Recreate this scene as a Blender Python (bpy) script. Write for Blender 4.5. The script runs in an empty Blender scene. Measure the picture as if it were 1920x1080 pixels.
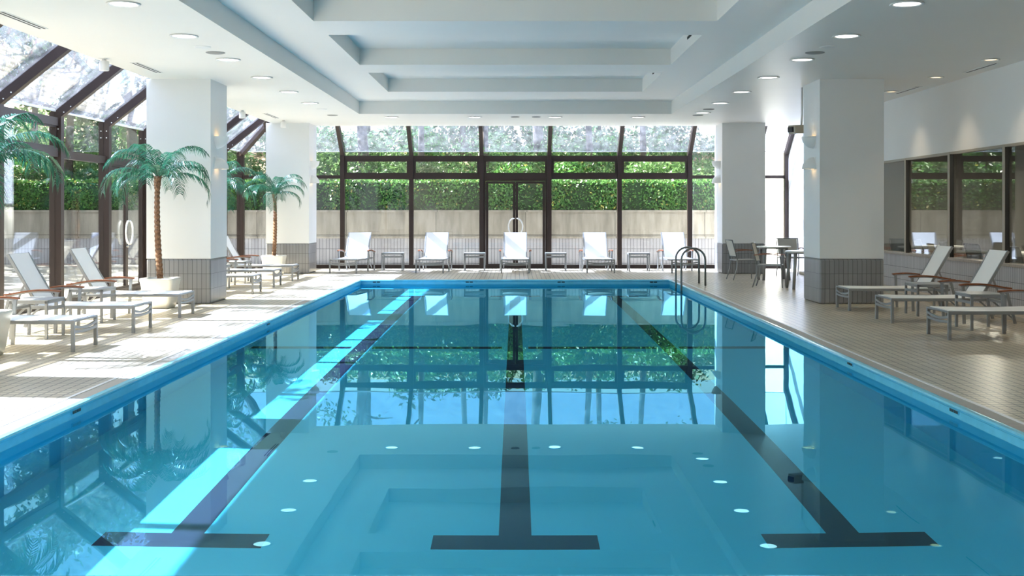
import bpy, math, random
from mathutils import Vector, Matrix
random.seed(7)
S = bpy.context.scene
COL = S.collection
PI = math.pi

# ------------------------------------------------------------------ camera, sky, sun, exposure
cam = bpy.data.cameras.new('camera')
cam_o = bpy.data.objects.new('camera', cam)
COL.objects.link(cam_o)
S.camera = cam_o
cam_o.location = (0, 0, 1.5)
cam_o.rotation_euler = (PI/2, 0, 0)
cam.lens = 2164/1920*36
cam.shift_x = -6/1920
cam.shift_y = -142/1920
cam.clip_end = 400

SUN_DIR = Vector((.88, -.09, -1)).normalized()
w = bpy.data.worlds.new('sky')
S.world = w
w.use_nodes = True
wn = w.node_tree
bgn = wn.nodes['Background']
sky = wn.nodes.new('ShaderNodeTexSky')
sky.sky_type = 'NISHITA'
sky.sun_disc = False
sky.sun_elevation = math.radians(49)
sky.sun_rotation = math.radians(-84)
sky.air_density = 1.0
sky.dust_density = 2.5
sky.ozone_density = 1.0
hs = wn.nodes.new('ShaderNodeHueSaturation')          # hazy pale sky
hs.inputs['Saturation'].default_value = .4
wn.links.new(sky.outputs[0], hs.inputs['Color'])
wn.links.new(hs.outputs[0], bgn.inputs[0])
bgn.inputs[1].default_value = 0.29
w.cycles.sampling_method = 'AUTOMATIC'

sl = bpy.data.lights.new('sun', 'SUN')
sl.energy = 22.0
sl.angle = math.radians(.6)
sl.color = (1, .95, .88)
sl.cycles.is_caustics_light = True
so = bpy.data.objects.new('sun', sl)
COL.objects.link(so)
so.rotation_euler = SUN_DIR.to_track_quat('-Z', 'Y').to_euler()

S.view_settings.view_transform = 'Standard'
S.view_settings.look = 'None'
S.view_settings.gamma = 1
S.view_settings.use_curve_mapping = False
S.view_settings.exposure = .94
cy = S.cycles
cy.use_denoising = True
cy.max_bounces = 10
cy.diffuse_bounces = 6
cy.glossy_bounces = 5
cy.transmission_bounces = 8
cy.transparent_max_bounces = 24
cy.sample_clamp_indirect = 6
cy.caustics_refractive = True
cy.caustics_reflective = True
cy.blur_glossy = 0.5

# ------------------------------------------------------------------ materials
def new_mat(name):
    m = bpy.data.materials.new(name)
    m.use_nodes = True
    return m, m.node_tree, m.node_tree.nodes['Principled BSDF']

def plain(name, c, rough=.5, metal=0.0, spec=.5, noise=0.0, scale=6.0, bump=0.0, emit=None, estr=0.0):
    m, nt, b = new_mat(name)
    b.inputs['Base Color'].default_value = (*c, 1)
    b.inputs['Roughness'].default_value = rough
    b.inputs['Metallic'].default_value = metal
    b.inputs['Specular IOR Level'].default_value = spec
    if noise or bump:
        tc = nt.nodes.new('ShaderNodeTexCoord')
        n = nt.nodes.new('ShaderNodeTexNoise')
        n.inputs['Scale'].default_value = scale
        n.inputs['Detail'].default_value = 4
        nt.links.new(tc.outputs['Object'], n.inputs['Vector'])
        if noise:
            r = nt.nodes.new('ShaderNodeValToRGB')
            r.color_ramp.elements[0].position = .3
            r.color_ramp.elements[1].position = .7
            r.color_ramp.elements[0].color = (*[x*(1-noise) for x in c], 1)
            r.color_ramp.elements[1].color = (*[min(1, x*(1+noise)) for x in c], 1)
            nt.links.new(n.outputs['Fac'], r.inputs[0])
            nt.links.new(r.outputs[0], b.inputs['Base Color'])
        if bump:
            bp = nt.nodes.new('ShaderNodeBump')
            bp.inputs['Strength'].default_value = bump
            bp.inputs['Distance'].default_value = .01
            nt.links.new(n.outputs['Fac'], bp.inputs['Height'])
            nt.links.new(bp.outputs[0], b.inputs['Normal'])
    if emit:
        b.inputs['Emission Color'].default_value = (*emit, 1)
        b.inputs['Emission Strength'].default_value = estr
    return m

def tile(name, c1, c2, mortar, bw, bh, ms=.004, mode='wall', rough=.35, big_noise=.0, spec=.5, bump=.3, bias=0.0):
    """square-set tiles; wall: u = x+y, v = z; floor: u = x, v = y"""
    m, nt, b = new_mat(name)
    g = nt.nodes.new('ShaderNodeNewGeometry')
    sp = nt.nodes.new('ShaderNodeSeparateXYZ')
    cb = nt.nodes.new('ShaderNodeCombineXYZ')
    nt.links.new(g.outputs['Position'], sp.inputs[0])
    if mode == 'wall':
        ad = nt.nodes.new('ShaderNodeMath')
        nt.links.new(sp.outputs[0], ad.inputs[0]); nt.links.new(sp.outputs[1], ad.inputs[1])
        nt.links.new(ad.outputs[0], cb.inputs[0]); nt.links.new(sp.outputs[2], cb.inputs[1])
    else:
        nt.links.new(sp.outputs[0], cb.inputs[0]); nt.links.new(sp.outputs[1], cb.inputs[1])
    br = nt.nodes.new('ShaderNodeTexBrick')
    br.offset = 0; br.squash = 1
    br.inputs['Scale'].default_value = 1
    br.inputs['Brick Width'].default_value = bw
    br.inputs['Row Height'].default_value = bh
    br.inputs['Mortar Size'].default_value = ms
    br.inputs['Mortar Smooth'].default_value = .1
    br.inputs['Bias'].default_value = bias
    br.inputs['Color1'].default_value = (*c1, 1)
    br.inputs['Color2'].default_value = (*c2, 1)
    br.inputs['Mortar'].default_value = (*mortar, 1)
    nt.links.new(cb.outputs[0], br.inputs['Vector'])
    out = br.outputs['Color']
    if big_noise:
        n = nt.nodes.new('ShaderNodeTexNoise'); n.inputs['Scale'].default_value = .9; n.inputs['Detail'].default_value = 5
        nt.links.new(g.outputs['Position'], n.inputs['Vector'])
        mr = nt.nodes.new('ShaderNodeMapRange')
        mr.inputs[1].default_value = .3; mr.inputs[2].default_value = .7
        mr.inputs[3].default_value = 1-big_noise; mr.inputs[4].default_value = 1.0
        nt.links.new(n.outputs['Fac'], mr.inputs[0])
        mx = nt.nodes.new('ShaderNodeMix'); mx.data_type = 'RGBA'; mx.blend_type = 'MULTIPLY'
        mx.inputs[0].default_value = 1
        nt.links.new(out, mx.inputs[6]); nt.links.new(mr.outputs[0], mx.inputs[7])
        out = mx.outputs[2]
    nt.links.new(out, b.inputs['Base Color'])
    b.inputs['Roughness'].default_value = rough
    b.inputs['Specular IOR Level'].default_value = spec
    if bump:
        bp = nt.nodes.new('ShaderNodeBump'); bp.invert = True
        bp.inputs['Strength'].default_value = bump; bp.inputs['Distance'].default_value = .003
        nt.links.new(br.outputs['Fac'], bp.inputs['Height']); nt.links.new(bp.outputs[0], b.inputs['Normal'])
    return m

def glass(name, tint=(1, 1, 1), haze=0.0, ior=1.5, refl=1.0):
    m, nt, b = new_mat(name)
    nt.nodes.remove(b)
    out = nt.nodes['Material Output']
    f = nt.nodes.new('ShaderNodeFresnel')
    g = nt.nodes.new('ShaderNodeNewGeometry')
    mr = nt.nodes.new('ShaderNodeMapRange')          # the same Fresnel for both sides of the sheet
    mr.inputs[3].default_value = ior; mr.inputs[4].default_value = 1/ior
    nt.links.new(g.outputs['Backfacing'], mr.inputs[0]); nt.links.new(mr.outputs[0], f.inputs['IOR'])
    mu = nt.nodes.new('ShaderNodeMath'); mu.operation = 'MULTIPLY'; mu.inputs[1].default_value = refl
    mu.use_clamp = True
    nt.links.new(f.outputs[0], mu.inputs[0])
    t = nt.nodes.new('ShaderNodeBsdfTransparent'); t.inputs[0].default_value = (*tint, 1)
    gl = nt.nodes.new('ShaderNodeBsdfGlossy'); gl.inputs['Roughness'].default_value = 0.0
    mx = nt.nodes.new('ShaderNodeMixShader')
    nt.links.new(mu.outputs[0], mx.inputs[0]); nt.links.new(t.outputs[0], mx.inputs[1]); nt.links.new(gl.outputs[0], mx.inputs[2])
    last = mx
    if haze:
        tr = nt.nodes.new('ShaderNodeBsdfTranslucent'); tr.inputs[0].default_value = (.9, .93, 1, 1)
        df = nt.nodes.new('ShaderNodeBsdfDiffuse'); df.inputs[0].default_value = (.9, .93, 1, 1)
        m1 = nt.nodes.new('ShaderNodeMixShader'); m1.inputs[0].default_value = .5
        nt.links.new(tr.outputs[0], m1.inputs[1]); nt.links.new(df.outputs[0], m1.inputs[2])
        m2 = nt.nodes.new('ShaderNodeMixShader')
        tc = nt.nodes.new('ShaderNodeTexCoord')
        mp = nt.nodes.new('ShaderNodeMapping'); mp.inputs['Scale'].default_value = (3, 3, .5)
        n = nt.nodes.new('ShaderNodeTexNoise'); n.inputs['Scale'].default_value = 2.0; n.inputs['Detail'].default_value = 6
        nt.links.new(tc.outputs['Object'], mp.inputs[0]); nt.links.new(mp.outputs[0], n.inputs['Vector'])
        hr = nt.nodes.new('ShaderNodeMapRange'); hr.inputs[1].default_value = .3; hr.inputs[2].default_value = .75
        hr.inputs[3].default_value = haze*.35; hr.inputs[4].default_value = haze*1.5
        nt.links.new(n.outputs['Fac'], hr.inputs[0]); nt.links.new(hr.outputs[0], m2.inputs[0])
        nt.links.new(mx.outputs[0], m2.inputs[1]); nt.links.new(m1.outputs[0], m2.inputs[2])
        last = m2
    nt.links.new(last.outputs[0], out.inputs[0])
    return m

def leaf_mat(name, c1, c2, c3=None, scale=1.2, gloss=.4):
    m, nt, b = new_mat(name)
    g = nt.nodes.new('ShaderNodeNewGeometry')
    wn_ = nt.nodes.new('ShaderNodeTexWhiteNoise'); wn_.noise_dimensions = '1D'
    nt.links.new(g.outputs['Random Per Island'], wn_.inputs['W'])
    r = nt.nodes.new('ShaderNodeValToRGB')
    r.color_ramp.elements[0].color = (*c1, 1); r.color_ramp.elements[1].color = (*c2, 1)
    if c3:
        e = r.color_ramp.elements.new(.94); e.color = (*c2, 1)
        r.color_ramp.elements[2].position = .97; r.color_ramp.elements[2].color = (*c3, 1)
    nt.links.new(wn_.outputs['Value'], r.inputs[0])
    nt.links.new(r.outputs[0], b.inputs['Base Color'])
    b.inputs['Roughness'].default_value = gloss
    out = nt.nodes['Material Output']
    tr = nt.nodes.new('ShaderNodeBsdfTranslucent')
    nt.links.new(r.outputs[0], tr.inputs[0])
    mx = nt.nodes.new('ShaderNodeMixShader'); mx.inputs[0].default_value = .3
    nt.links.new(b.outputs[0], mx.inputs[1]); nt.links.new(tr.outputs[0], mx.inputs[2])
    nt.links.new(mx.outputs[0], out.inputs[0])
    return m

M = {}
M['plaster'] = plain('white_plaster', (.80, .805, .79), .55, noise=.012, scale=1.5)
M['ceiling'] = plain('ceiling_paint', (.85, .835, .79), .42, noise=.01, scale=.8)
M['dado'] = tile('grey_dado_tile', (.28, .28, .285), (.235, .235, .24), (.07, .07, .07), .0755, .247, .0035, rough=.3)
M['dado_light'] = tile('light_dado_tile', (.52, .51, .52), (.46, .45, .46), (.10, .10, .10), .0755, .235, .004, rough=.3)
M['deck'] = tile('deck_tile', (.76, .675, .53), (.66, .58, .455), (.15, .12, .085), .1, .1, .0065, mode='floor', rough=.3, big_noise=.22, bump=.15)
M['grate'] = tile('gutter_grate', (.60, .56, .50), (.56, .53, .48), (.30, .28, .25), 4.0, .024, .005, mode='floor', rough=.6)
M['grate_x'] = tile('gutter_grate_across', (.60, .56, .50), (.56, .53, .48), (.30, .28, .25), .024, 4.0, .005, mode='floor', rough=.6)
M['white_line'] = plain('white_strip', (.85, .85, .85), .4)
M['pool'] = plain('pool_paint', (.065, .60, .80), .6, noise=.04, scale=.5)
M['coping'] = plain('coping_glaze', (.16, .60, .80), .25, noise=.05, scale=9)
M['lane'] = plain('lane_paint', (.004, .014, .045), .6)
M['brown'] = plain('bronze_metal', (.030, .019, .016), .45, metal=0, spec=.3, noise=.08, scale=4)
M['alu'] = plain('satin_aluminium', (.28, .29, .295), .4, metal=.4)
M['alu_dark'] = plain('grey_table_top', (.36, .38, .39), .35, metal=.3)
M['sling'] = plain('white_sling', (.84, .85, .84), .6, bump=.15, scale=400)
M['mesh_grey'] = plain('grey_mesh', (.34, .33, .30), .7, bump=.2, scale=300)
M['teak'] = plain('teak', (.23, .08, .035), .45, noise=.25, scale=18)
M['chrome'] = plain('bright_pull', (.82, .82, .80), .2, metal=.6)
M['steel'] = plain('steel', (.42, .43, .44), .22, metal=1)
M['pot'] = plain('cream_planter', (.74, .72, .65), .32, noise=.02, scale=3)
M['soil'] = plain('soil', (.07, .045, .03), .9, noise=.4, scale=40, bump=.8)
M['trunk'] = plain('palm_bark', (.20, .11, .06), .9, noise=.45, scale=45, bump=1)
M['frond'] = leaf_mat('palm_leaflet', (.008, .06, .04), (.03, .17, .085), gloss=.3)
M['hedge'] = leaf_mat('hedge_leaf', (.03, .115, .02), (.10, .26, .05), (.35, .33, .08), gloss=.35)
M['bush'] = leaf_mat('shrub_leaf', (.04, .11, .03), (.15, .27, .09), (.5, .5, .35), gloss=.3)
M['tree'] = leaf_mat('tree_leaf', (.035, .10, .025), (.15, .26, .08), gloss=.35)
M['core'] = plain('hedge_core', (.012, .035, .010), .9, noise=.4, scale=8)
M['bark'] = plain('tree_bark', (.16, .13, .11), .9, noise=.4, scale=10, bump=.8)
M['slope'] = plain('leaf_litter', (.20, .15, .10), .95, noise=.5, scale=5, bump=.8)
M['paver'] = tile('courtyard_paver', (.33, .32, .30), (.29, .28, .265), (.18, .17, .16), .4, .4, .008, mode='floor', rough=.8)
M['out_tile'] = tile('outdoor_tile', (.36, .36, .40), (.31, .31, .35), (.09, .09, .11), .094, .44, .006, rough=.5)
M['out_white'] = plain('outdoor_render', (.86, .86, .85), .8, noise=.02, scale=2)
M['sconce'] = plain('sconce_shell', (.82, .82, .79), .35)
M['bulb'] = plain('warm_bulb', (1, .8, .5), .5, emit=(1, .62, .25), estr=22)
M['lamp'] = plain('downlight_lens', (1, 1, 1), .5, emit=(1, .97, .92), estr=3.2)
M['lamp_warm'] = plain('downlight_lens_warm', (1, .9, .7), .5, emit=(1, .74, .42), estr=1.3)
M['trim'] = plain('trim_white', (.80, .80, .78), .35)
M['gap'] = plain('shadow_gap', (.03, .03, .03), .8)
M['gap_grey'] = plain('speaker_grille', (.30, .30, .29), .7)
M['cam_tan'] = plain('camera_housing', (.52, .46, .36), .45)
M['black'] = plain('black_plastic', (.02, .02, .02), .3)
M['tan_alu'] = plain('champagne_aluminium', (.36, .32, .26), .4, metal=.3)
M['sill'] = plain('stone_sill', (.36, .31, .26), .3, noise=.15, scale=20)
M['curb'] = plain('beige_curb', (.50, .44, .36), .5, noise=.06, scale=6)
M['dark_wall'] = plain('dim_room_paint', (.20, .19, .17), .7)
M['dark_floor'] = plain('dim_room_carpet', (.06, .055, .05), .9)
M['glass'] = glass('window_glass', (.93, .95, .94), 0.0)
M['glass_roof'] = glass('hazy_roof_glass', (.72, .80, .96), 0.06)  # bright haze put into the glass as pale scatter and a blue tint
M['glass_right'] = glass('smoked_glass', (.80, .82, .80), 0.0, refl=1.35)
M['seal'] = plain('glazing_joint', (.75, .78, .78), .3)

def concrete():
    m, nt, b = new_mat('weathered_concrete')
    g = nt.nodes.new('ShaderNodeNewGeometry')
    mp = nt.nodes.new('ShaderNodeMapping'); mp.inputs['Scale'].default_value = (2.2, 2.2, .35)
    n = nt.nodes.new('ShaderNodeTexNoise'); n.inputs['Scale'].default_value = 1.6; n.inputs['Detail'].default_value = 8; n.inputs['Roughness'].default_value = .65
    nt.links.new(g.outputs['Position'], mp.inputs[0]); nt.links.new(mp.outputs[0], n.inputs['Vector'])
    r = nt.nodes.new('ShaderNodeValToRGB')
    r.color_ramp.elements[0].position = .3; r.color_ramp.elements[0].color = (.19, .175, .15, 1)
    r.color_ramp.elements[1].position = .68; r.color_ramp.elements[1].color = (.40, .37, .33, 1)
    nt.links.new(n.outputs['Fac'], r.inputs[0])
    sp = nt.nodes.new('ShaderNodeSeparateXYZ'); cb = nt.nodes.new('ShaderNodeCombineXYZ'); ad = nt.nodes.new('ShaderNodeMath')
    nt.links.new(g.outputs['Position'], sp.inputs[0])
    nt.links.new(sp.outputs[0], ad.inputs[0]); nt.links.new(sp.outputs[1], ad.inputs[1])
    nt.links.new(ad.outputs[0], cb.inputs[0]); nt.links.new(sp.outputs[2], cb.inputs[1])
    br = nt.nodes.new('ShaderNodeTexBrick'); br.offset = 0
    br.inputs['Scale'].default_value = 1; br.inputs['Brick Width'].default_value = 2.6; br.inputs['Row Height'].default_value = .845
    br.inputs['Mortar Size'].default_value = .012
    br.inputs['Color1'].default_value = (1, 1, 1, 1); br.inputs['Color2'].default_value = (.9, .9, .9, 1); br.inputs['Mortar'].default_value = (.45, .45, .45, 1)
    nt.links.new(cb.outputs[0], br.inputs['Vector'])
    mx = nt.nodes.new('ShaderNodeMix'); mx.data_type = 'RGBA'; mx.blend_type = 'MULTIPLY'; mx.inputs[0].default_value = 1
    nt.links.new(r.outputs[0], mx.inputs[6]); nt.links.new(br.outputs['Color'], mx.inputs[7])
    nt.links.new(mx.outputs[2], b.inputs['Base Color'])
    b.inputs['Roughness'].default_value = .85
    return m
M['concrete'] = concrete()

def water_mat():
    m, nt, b = new_mat('pool_water')
    nt.nodes.remove(b)
    rf = nt.nodes.new('ShaderNodeBsdfRefraction'); rf.inputs['IOR'].default_value = 1.333; rf.inputs['Roughness'].default_value = 0
    rf.inputs['Color'].default_value = (.90, .985, 1, 1)
    gl = nt.nodes.new('ShaderNodeBsdfGlossy'); gl.inputs['Roughness'].default_value = 0; gl.inputs['Color'].default_value = (.26, .66, .80, 1)
    fr = nt.nodes.new('ShaderNodeFresnel'); fr.inputs['IOR'].default_value = 1.333
    mx = nt.nodes.new('ShaderNodeMixShader')
    nt.links.new(fr.outputs[0], mx.inputs[0]); nt.links.new(rf.outputs[0], mx.inputs[1]); nt.links.new(gl.outputs[0], mx.inputs[2])
    nt.links.new(mx.outputs[0], nt.nodes['Material Output'].inputs[0])
    return m
M['water'] = water_mat()

# ------------------------------------------------------------------ mesh builder
class MB:
    def __init__(s):
        s.v = []; s.f = []; s.mi = []; s.cur = 0
    def add(s, vs, fs, mtx=None):
        o = len(s.v)
        for p in vs:
            p = Vector(p)
            s.v.append(tuple(mtx @ p) if mtx else tuple(p))
        for f in fs:
            s.f.append(tuple(o+i for i in f)); s.mi.append(s.cur)
        return s
    def box(s, a, b, mtx=None):
        x0, y0, z0 = [min(a[i], b[i]) for i in range(3)]; x1, y1, z1 = [max(a[i], b[i]) for i in range(3)]
        vs = [(x0,y0,z0),(x1,y0,z0),(x1,y1,z0),(x0,y1,z0),(x0,y0,z1),(x1,y0,z1),(x1,y1,z1),(x0,y1,z1)]
        fs = [(0,3,2,1),(4,5,6,7),(0,1,5,4),(1,2,6,5),(2,3,7,6),(3,0,4,7)]
        return s.add(vs, fs, mtx)
    def bar(s, p, q, wx, wy, up=(0, 0, 1)):
        """rectangular bar from p to q; wx across (perp to up), wy along up side"""
        p = Vector(p); q = Vector(q); d = (q-p).normalized(); u = Vector(up)
        a = d.cross(u)
        if a.length < 1e-4: a = d.cross(Vector((0, 1, 0)))
        a.normalize(); b = a.cross(d).normalized()
        vs = []
        for c in (p, q):
            for i, j in ((-1,-1),(1,-1),(1,1),(-1,1)): vs.append(c + a*i*wx/2 + b*j*wy/2)
        fs = [(0,3,2,1),(4,5,6,7),(0,1,5,4),(1,2,6,5),(2,3,7,6),(3,0,4,7)]
        # orientation
        return s.add(vs, [tuple(reversed(f)) for f in fs] if a.cross(b).dot(d) < 0 else fs)
    def tube(s, pts, r, n=8, closed=False, cap=True):
        pts = [Vector(p) for p in pts]; N = len(pts)
        rs = r if isinstance(r, (list, tuple)) else [r]*N
        prev = None; o = len(s.v); ring = []
        for i, p in enumerate(pts):
            if closed: d = pts[(i+1) % N]-pts[i-1]
            else: d = pts[min(i+1, N-1)]-pts[max(i-1, 0)]
            d.normalize()
            if prev is None:
                a = d.cross(Vector((0, 0, 1)))
                if a.length < .05: a = d.cross(Vector((0, 1, 0)))
                a.normalize()
            else:
                a = (prev - d*prev.dot(d)).normalized()
            prev = a; b = d.cross(a)
            vs = [p + (a*math.cos(2*PI*k/n)+b*math.sin(2*PI*k/n))*rs[i] for k in range(n)]
            for v in vs: s.v.append(tuple(v))
        M_ = N if closed else N-1
        for i in range(M_):
            j = (i+1) % N
            for k in range(n):
                k2 = (k+1) % n
                s.f.append((o+i*n+k, o+i*n+k2, o+j*n+k2, o+j*n+k)); s.mi.append(s.cur)
        if cap and not closed:
            s.f.append(tuple(o+k for k in reversed(range(n)))); s.mi.append(s.cur)
            s.f.append(tuple(o+(N-1)*n+k for k in range(n))); s.mi.append(s.cur)
        return s
    def lathe(s, prof, c=(0, 0, 0), n=24, mtx=None, a0=0, a1=2*PI):
        """prof: list of (r,z)"""
        o = len(s.v); full = abs(a1-a0-2*PI) < 1e-6; nn = n if full else n+1
        for r, z in prof:
            for k in range(nn):
                t = a0+(a1-a0)*k/n
                p = Vector((c[0]+r*math.cos(t), c[1]+r*math.sin(t), c[2]+z))
                s.v.append(tuple(mtx @ p) if mtx else tuple(p))
        for i in range(len(prof)-1):
            for k in range(n):
                k2 = (k+1) % nn if full else k+1
                s.f.append((o+i*nn+k, o+i*nn+k2, o+(i+1)*nn+k2, o+(i+1)*nn+k)); s.mi.append(s.cur)
        return s
    def disc(s, c, r, n=24, down=True):
        vs = [(c[0]+r*math.cos(2*PI*k/n), c[1]+r*math.sin(2*PI*k/n), c[2]) for k in range(n)]
        return s.add(vs, [tuple(reversed(range(n))) if down else tuple(range(n))])
    def build(s, name, mat, parent=None, smooth=False, bevel=0, loc=None, seg=2):
        me = bpy.data.meshes.new(name)
        me.from_pydata(s.v, [], s.f)
        mats = mat if isinstance(mat, (list, tuple)) else [mat]
        for m in mats: me.materials.append(M[m] if isinstance(m, str) else m)
        if len(mats) > 1:
            me.polygons.foreach_set('material_index', s.mi)
        if smooth:
            me.polygons.foreach_set('use_smooth', [True]*len(me.polygons))
        me.update()
        o = bpy.data.objects.new(name, me)
        COL.objects.link(o)
        if parent: o.parent = parent
        if loc: o.location = loc
        if bevel:
            b = o.modifiers.new('bevel', 'BEVEL'); b.width = bevel; b.segments = seg; b.limit_method = 'ANGLE'
        return o

def B(a, b): return MB().box(a, b)
def empty(name, loc=(0, 0, 0), rz=0):
    o = bpy.data.objects.new(name, None); COL.objects.link(o)
    o.location = loc; o.rotation_euler = (0, 0, rz); o.empty_display_size = .1
    return o
def tag(o, label, cat, group=None, kind=None):
    if label: o['label'] = label
    if cat: o['category'] = cat
    if group: o['group'] = group
    elif 'group' in o: del o['group']
    if kind: o['kind'] = kind
    return o
KIDS = {}
def copy_tree(o, parent=None):
    c = o.copy(); COL.objects.link(c); c.parent = parent
    for ch in [x for x in COL.objects if x.parent == o]:
        copy_tree(ch, c)
    return c
def place(proto, used, loc, rz):
    o = proto if not used[0] else copy_tree(proto)
    used[0] = True
    o.location = loc; o.rotation_euler = (0, 0, rz)
    return o

ZC = 3.68          # ceiling underside
XL = -7.35         # left glazing
XR = 7.3           # right wall
YF = 30.9          # far glazing
KN = 3.12          # knee height
SLOPE = .80

# ------------------------------------------------------------------ floor and pool
PX, PY0, PY1 = 3.44, 4.75, 25.64
f = MB()
G = .19
f.box((XL-.1, -2, -.25), (-PX-G, YF+.1, 0)); f.box((PX+G, -2, -.25), (XR, YF+.1, 0))
f.box((-PX-G, PY1+G, -.25), (PX+G, YF+.1, 0)); f.box((-PX-G, -2, -.25), (PX+G, PY0-G, 0))
tag(f.build('floor', 'deck'), 'cream small-tile deck running all round the pool', 'floor', kind='structure')
g = empty('trim_1', (0, 0, 0)); tag(g, 'beige slotted gutter grating ringing the pool edge', 'grating', kind='structure')
MB().box((-PX-G+.03, PY0-G+.03, -.25), (-PX-.02, PY1+G-.03, -.004)).box((PX+.02, PY0-G+.03, -.25), (PX+G-.03, PY1+G-.03, -.004)).build('side_grating', 'grate', g)
MB().box((-PX-.02, PY1+.02, -.25), (PX+.02, PY1+G-.03, -.004)).box((-PX-.02, PY0-G+.03, -.25), (PX+.02, PY0-.02, -.004)).build('end_grating', 'grate_x', g)
wl = MB()
for s_ in (-1, 1): wl.box((s_*(PX+G-.03), PY0-G, -.25), (s_*(PX+G), PY1+G, .001))
wl.box((-PX-G+.03, PY1+G-.03, -.25), (PX+G-.03, PY1+G, .001)); wl.box((-PX-G+.03, PY0-G, -.25), (PX+G-.03, PY0-G+.03, .001))
wl.build('edge_strip', 'white_line', g)
ZB = -1.38
p = MB()
p.box((-PX-.2, PY0-.2, ZB-.2), (PX+.2, PY1+.2, ZB))
p.box((-PX-.2, PY0, ZB), (-PX, PY1, -.13)); p.box((PX, PY0, ZB), (PX+.2, PY1, -.13))
p.box((-PX-.2, PY1, ZB), (PX+.2, PY1+.2, -.13)); p.box((-PX-.2, PY0-.2, ZB), (PX+.2, PY0, -.13))
tag(p.build('pool_basin', 'pool'), 'sky blue painted basin of the swimming pool', 'pool', kind='structure')
# coping: glazed nosing with rounded lip
def coping():
    prof = [(.03, -.13), (0.0, -.13), (-.012, -.11), (-.012, -.04), (-.028, -.03), (-.032, -.015), (-.022, -.002), (0, .003), (.02, .003), (.03, -.002), (.03, -.13)]
    m = MB(); cs = [(-PX, PY0, -1, -1), (PX, PY0, 1, -1), (PX, PY1, 1, 1), (-PX, PY1, -1, 1)]
    n = len(prof); vs = []
    for cx, cyy, sx, sy in cs:
        for (d, z) in prof: vs.append((cx+sx*d, cyy+sy*d, z))
    fs = []
    for i in range(4):
        j = (i+1) % 4
        for k in range(n-1): fs.append((i*n+k, i*n+k+1, j*n+k+1, j*n+k))
    m.add(vs, fs)
    return m.build('pool_coping', 'coping', smooth=False)
tag(coping(), 'glossy light blue rounded coping around the pool', 'pool edge', kind='structure')
ZW = -.1
m = MB(); NX, NY = 110, 330
vs = []; fs = []
rw = random.Random(3)
waves = [(rw.uniform(0, 2*PI), rw.uniform(3.0, 9.0), rw.uniform(0, 2*PI)) for _ in range(9)]
for j in range(NY+1):
    for i in range(NX+1):
        x = -PX-.75 + (2*PX+.738)*i/NX; y = PY0+.012+(PY1-PY0-.024)*j/NY
        z = 0
        for a, k, ph in waves: z += math.sin(k*(x*math.cos(a)+y*math.sin(a))+ph)/k
        vs.append((x, y, ZW+z*.0003))
for j in range(NY):
    for i in range(NX):
        a = j*(NX+1)+i; fs.append((a, a+1, a+NX+2, a+NX+1))
m.add(vs, fs)
wat = tag(m.build('pool_water', 'water', smooth=True), 'calm clear turquoise water filling the swimming pool', 'water', kind='structure')
wat.cycles.is_caustics_caster = True
# lane markings
ly0, ly1 = 6.8, 23.55
for x, which in ((-2.0, 'left black lane line on the pool floor, crossing the sunlit stripe'), (0, 'central black lane line with a wide cross bar on the pool floor'), (2.0, 'black lane line on the pool floor nearest the handrails')):
    m = MB(); t = .002
    m.box((x-.1, ly0+.25, ZB), (x+.1, ly1-.25, ZB+t)); m.box((x-.5, ly0, ZB), (x+.5, ly0+.25, ZB+t)); m.box((x-.5, ly1-.25, ZB), (x+.5, ly1, ZB+t))
    tag(m.build('lane_line', 'lane'), which, 'lane marking', 'lane lines on the pool floor', kind='structure')
m = MB()
for a, b in ((-PX, -2.14), (-1.86, -.17), (.17, 1.86), (2.14, PX)): m.box((a, 14.95, ZB), (b, 15.17, ZB+.002))
tag(m.build('cross_line', 'lane'), 'thin black line crossing the pool floor halfway along', 'lane marking', kind='structure')
# pool inlets in the coping band
def inlet(x, y, rz, label):
    r = empty('pool_inlet', (x, y, -.05), rz); tag(r, label, 'pool fitting', 'overflow fittings under the pool coping')
    B((-.09, -.004, -.017), (.09, .02, .017)).build('surround', 'coping', r)
    B((-.08, -.008, -.011), (-.008, -.002, .011)).build('slot', 'black', r); B((.008, -.008, -.011), (.08, -.002, .011)).build('slot', 'black', r)
for x, wh in ((-3.08, 'below the leftmost far lounger'), (-1.02, 'at the far end, left of the glass doors'), (1.02, 'at the far end, right of the glass doors'), (3.07, 'at the far end nearest the handrails')):
    inlet(x, PY1-.016, 0, 'dark twin slot fitting in the coping '+wh)
for s_, y, wh in ((1, 9.0, 'of the right pool side, nearer one'), (-1, 9.0, 'of the left pool side, nearer one'), (1, 11.8, 'of the right pool side, second one'), (-1, 16.0, 'of the left pool side, second one')):
    inlet(s_*(PX-.016), y, -s_*PI/2, 'small dark slot fitting '+wh)

# ------------------------------------------------------------------ ceiling with coffers
c = MB()
CX = 3.46; CY0, CY1 = 4.9, 25.6; Z1 = 3.965; Z2 = 4.235; CT = 4.6
XCL = -5.96; YCF = 29.15
c.box((XCL, -2, ZC), (-CX, YCF, CT)); c.box((CX, -2, ZC), (XR+.2, YCF, CT))
c.box((-CX, CY1, ZC), (CX, YCF, CT)); c.box((-CX, -2, ZC), (CX, CY0, CT))
IX = 2.6
cof = [(6.95, 10.2), (11.33, 14.55+.02), (16.05, 19.3), (20.42, 23.65)]
cof = [(7.05, 10.3), (11.62, 14.87), (16.05, 19.3), (20.4, 23.62)]
c.box((-CX, CY0, Z1), (-IX, CY1, CT)); c.box((IX, CY0, Z1), (CX, CY1, CT))
ys = [CY0]+[v for a in cof for v in a]+[CY1]
for i in range(0, len(ys), 2): c.box((-IX, ys[i], Z1), (IX, ys[i+1], CT))
for a, b in cof: c.box((-IX, a, Z2), (IX, b, CT))
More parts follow.
